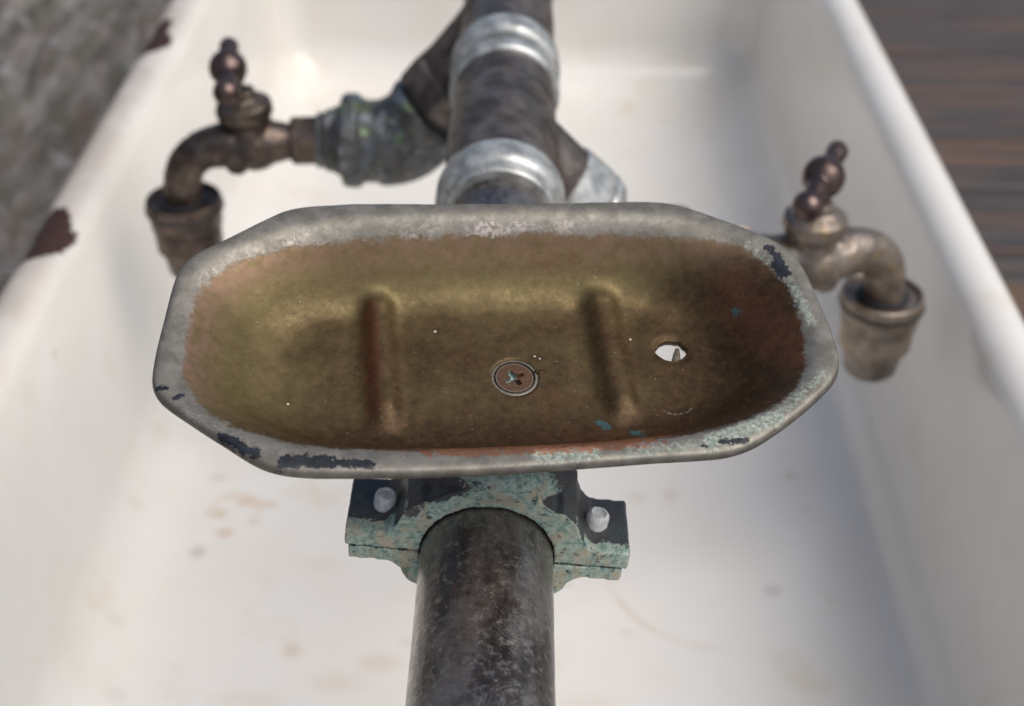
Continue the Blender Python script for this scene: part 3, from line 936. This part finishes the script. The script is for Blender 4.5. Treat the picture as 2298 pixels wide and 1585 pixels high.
def cut(cx, cy, rx, ry):
    """real hole: drop the faces inside and pull the boundary onto the ellipse"""
    dead = [f for f in bm.faces if sum(math.hypot((v.co.x-cx)/rx, (v.co.y-cy)/ry) for v in f.verts)/len(f.verts) < 1.0]
    bmesh.ops.delete(bm, geom=dead, context='FACES')
    for v in bm.verts:
        if v.is_boundary or any(e.is_boundary for e in v.link_edges):
            a = Vector(((v.co.x-cx)/rx, (v.co.y-cy)/ry))
            if .05 < a.length < 1.6:
                a.normalize(); w_ = 1+(.09*noise.noise(Vector((a.x*1.6, a.y*1.6, cx))) if rx < 5 else 0)
                v.co.x = cx+a.x*rx*w_; v.co.y = cy+a.y*ry*w_
cut(SCX, SCY, SCR, SCR)
cut(HOX, HOY, 3.95, 3.45)
loose = [v for v in bm.verts if not v.link_faces]
bmesh.ops.delete(bm, geom=loose, context='VERTS')
bmesh.ops.triangulate(bm, faces=[f for f in bm.faces if len(f.verts) > 4])
for v in bm.verts:
    v.co.z = height(v.co.x, v.co.y, v[LD])
    hd = math.hypot((v.co.x-HOX)/4.15, (v.co.y-HOY)/3.9)
    if hd < 1.4: v.co.z -= .35*(1-smooth01(hd, 1.0, 1.4))
def blob(x, y, cx, cy, rx, ry, rot=0):
    c, s = math.cos(R(rot)), math.sin(R(rot))
    dx, dy = x-cx, y-cy
    return math.exp(-(((dx*c+dy*s)/rx)**2+((-dx*s+dy*c)/ry)**2))
def seg(x, y, x0, y0, x1, y1, wd):
    a = Vector((x0, y0)); b = Vector((x1, y1)); p = Vector((x, y))
    t = max(0, min(1, (p-a).dot(b-a)/(b-a).length_squared))
    return math.exp(-((p-a.lerp(b, t)).length/wd)**2)
bm.normal_update()
me = tomesh(bm, "bowl")
me.update()
if me.polygons[0].normal.z < 0: me.flip_normals()
KEYS = ("bd", "black", "verd", "copper", "brown", "pink", "chalk", "lip", "teal", "platew")
for k in KEYS: me.attributes.new(k, 'FLOAT', 'POINT')
A = {k: me.attributes[k].data for k in KEYS}
RD = me.attributes["rimd"].data
for v in me.vertices:
    x, y = v.co.x, v.co.y; d = RD[v.index].value; i = v.index
    ib = inner(x, y); A['bd'][i].value = ib
    b = 0
    for s in ((-64, -31.6, -56, -37.4, 1.35), (-51, -39.8, -31, -41.2, 1.4), (-50, -38.9, -40, -39.6, 1.5)): b = max(b, .95*seg(x, y, *s))
    for s in ((70.8, 23.0, 72.6, 18.5, 1.3), (72.0, 17.6, 73.2, 14.8, 2.2)): b = max(b, 1.0*seg(x, y, *s))
    b = max(b, .9*seg(x, y, -74.6, -20.6, -73.2, -19.6, .9), .9*seg(x, y, -78.5, -17.5, -76.8, -17.6, .8))
    b = max(b, .9*seg(x, y, 42, -39.6, 42.6, -39.8, .8), .85*seg(x, y, 46, -39.2, 52, -38.6, 1.0))
    b = max(b, .8*blob(x, y, 64.2, 13.6, .9, .9))
    A["black"][i].value = b
    rimz = smooth01(ib, 3, 0)
    A["verd"][i].value = rimz*max(.95*seg(x, y, 44, -38.6, 60, -32.5, 3.0), .62*seg(x, y, 25, -40.2, 44, -39.5, 3.0), .9*seg(x, y, 5.5, -40.2, 17, -40.0, 3.0),
                                  .62*seg(x, y, 60, -32, 74, -20, 3.2), .7*seg(x, y, 74.5, 9, 76, -3, 2.2), .6*seg(x, y, 66, 25, 74, 11, 2.6), .45*seg(x, y, -72, -24, -56, -36, 3))
    A["lip"][i].value = smooth01(-ib, 4.5, 1.5)*smooth01(-y, 25, 33)*(.80*smooth01(x, -34, -12)*smooth01(x, 46, 26))
    A["copper"][i].value = max(.75*seg(x, y, 62, 16, 71, -12, 8), .42*blob(x, y, 30, 30, 30, 6), .95*seg(x, y, -30.8, 20, -30.5, -13, 2.8), .5*seg(x, y, 27, 20, 28.5, -10, 2.5),
                               .5*blob(x, y, 12, -10, 16, 9), .6*blob(x, y, 26, -26, 34, 9), .5*blob(x, y, 16, 30, 22, 5), .4*blob(x, y, -8, 4, 14, 10), .45*seg(x, y, -24.8, 16, -25.2, -12, 1.5), .5*blob(x, y, -50, -26, 22, 4))
    A["brown"][i].value = 1.0*smooth01(x, 26, 60)*smooth01(y, 38, 16)+.72*smooth01(y, 34, 14)*smooth01(-x, 74, 36)*(1-smooth01(x, 26, 60))+.35*smooth01(y, -8, -28)-.12
    tl = max(smooth01(-x, 20, 50), .75*smooth01(y, 10, 30))
    A["pink"][i].value = tl*smooth01(y, -30, -10)
    A["chalk"][i].value = smooth01(y, 12, 30)*smooth01(x, 40, 5)*.95+.12
    A["teal"][i].value = max(.9*seg(x, y, 12, -31, 18, -29.5, 2.2), .85*seg(x, y, 23, -18, 25, -20, 1.8), .8*seg(x, y, 31, -22, 33, -24, 2.2), .7*blob(x, y, 62, 10.5, 2.2, 2.8), .6*blob(x, y, -31, -6, 1.1, 1.1), .7*blob(x, y, 27, -29, 2, 1.2))
    wd = .2+2.4*smooth01(y, 22, 33)+1.5*smooth01(-x, 50, 66)*smooth01(y, -20, 5)-.8*smooth01(-y, 18, 32)
    A["platew"][i].value = wd
o3 = Matrix.Translation(DC) @ MD.to_4x4()
me.transform(Matrix.Scale(S, 4))
bowl = bpy.data.objects.new("bowl", me); COL.objects.link(bowl)
me.materials.append(M_DISH)
bowl.parent = dish
def place_dish_part(o, off=Vector((0, 0, 0))):
    loc = (DC+MD@off-Vector(dish["_mm"]))*S
    o.matrix_local = Matrix.Translation(loc) @ MD.to_4x4()
place_dish_part(bowl)
sm = bowl.modifiers.new("thick", 'SOLIDIFY'); sm.thickness = 1.7*S; sm.offset = -1; sm.use_even_offset = False

# screw with a cross recess, a height field of its own
bm = bmesh.new()
SL = bm.verts.layers.float.new("slot"); RL = bm.verts.layers.float.new("ring")
nr, na = 62, 128
def screw_h(x, y):
    r = math.hypot(x, y)
    z = -.05; slot = 0; ring = 0
    if r > 5.15: z = .10-.25*smooth01(r, 5.5, 6.0); ring = smooth01(r, 5.1, 5.3)
    elif r > 4.7: z = -1.1
    else:
        z = .12-.02*r; ring = smooth01(r, 4.25, 4.6)*.8
    for rot in (R(28), R(118)):
        u = x*math.cos(rot)+y*math.sin(rot); v = -x*math.sin(rot)+y*math.cos(rot)
        v += .15*noise.noise(Vector((x*1.5, y*1.5, 2)))
        wdt = .68-.07*abs(u)
        if abs(u) < 2.7:
            k = smooth01(wdt-abs(v), -.08, .12)*smooth01(2.7-abs(u), 0, .4)
            z = min(z, z-1.7*k*(1-.25*abs(u)/2.7)); slot = max(slot, k*smooth01(-x+y*.6, -.6, .8))
    return z+.06*noise.noise(Vector((x*1.2, y*1.2, 0))), slot, ring
rows = []
for i in range(nr+1):
    r = 6.05*i/nr
    if i == 0: rows.append([bm.verts.new((0, 0, 0))])
    else: rows.append([bm.verts.new((r*math.cos(2*math.pi*k/na), r*math.sin(2*math.pi*k/na), 0)) for k in range(na)])
for a, b in zip(rows, rows[1:]):
    for k in range(na):
        if len(a) == 1: bm.faces.new((a[0], b[k], b[(k+1) % na]))
        else: bm.faces.new((a[k], b[k], b[(k+1) % na], a[(k+1) % na]))
for v in bm.verts:
    v.co.z, v[SL], v[RL] = screw_h(v.co.x, v.co.y)
# skirt and shank
outer = rows[-1]
low2 = [bm.verts.new((v.co.x, v.co.y, -1.4)) for v in outer]
for k in range(na): bm.faces.new((outer[k], low2[k], low2[(k+1) % na], outer[(k+1) % na]))
sh0 = [bm.verts.new((v.co.x*.4, v.co.y*.4, -3.4)) for v in low2]
for k in range(na): bm.faces.new((low2[k], sh0[k], sh0[(k+1) % na], low2[(k+1) % na]))
bm.faces.new(sh0[::-1])
me = tomesh(bm, "screw", True, 50)
me.transform(Matrix.Scale(S, 4))
sc = bpy.data.objects.new("screw", me); COL.objects.link(sc); me.materials.append(M_SCREW)
sc.parent = dish
place_dish_part(sc, Vector((SCX, SCY, height(SCX, SCY, 40)+.05)))

bm = bmesh.new()
lathe(bm, [(0, 0), (1.25, 0), (1.0, 3.2), (.55, 5.6), (0, 6.0)], (0, 0, 0), (.25, 1, .12), 14, 0, (1, .6))
me = tomesh(bm, "drain_burr", True, 50)
me.transform(Matrix.Scale(S, 4))
bu = bpy.data.objects.new("drain_burr", me); COL.objects.link(bu); me.materials.append(M_DISH)
bu.parent = dish
place_dish_part(bu, Vector((45.6, .6, height(HOX, HOY, 40)-1.9)))
bu["label"] = "yellowish burr inside the drain hole"

# clean-up of helper data
for o in bpy.data.objects:
    if "_mm" in o: del o["_mm"]
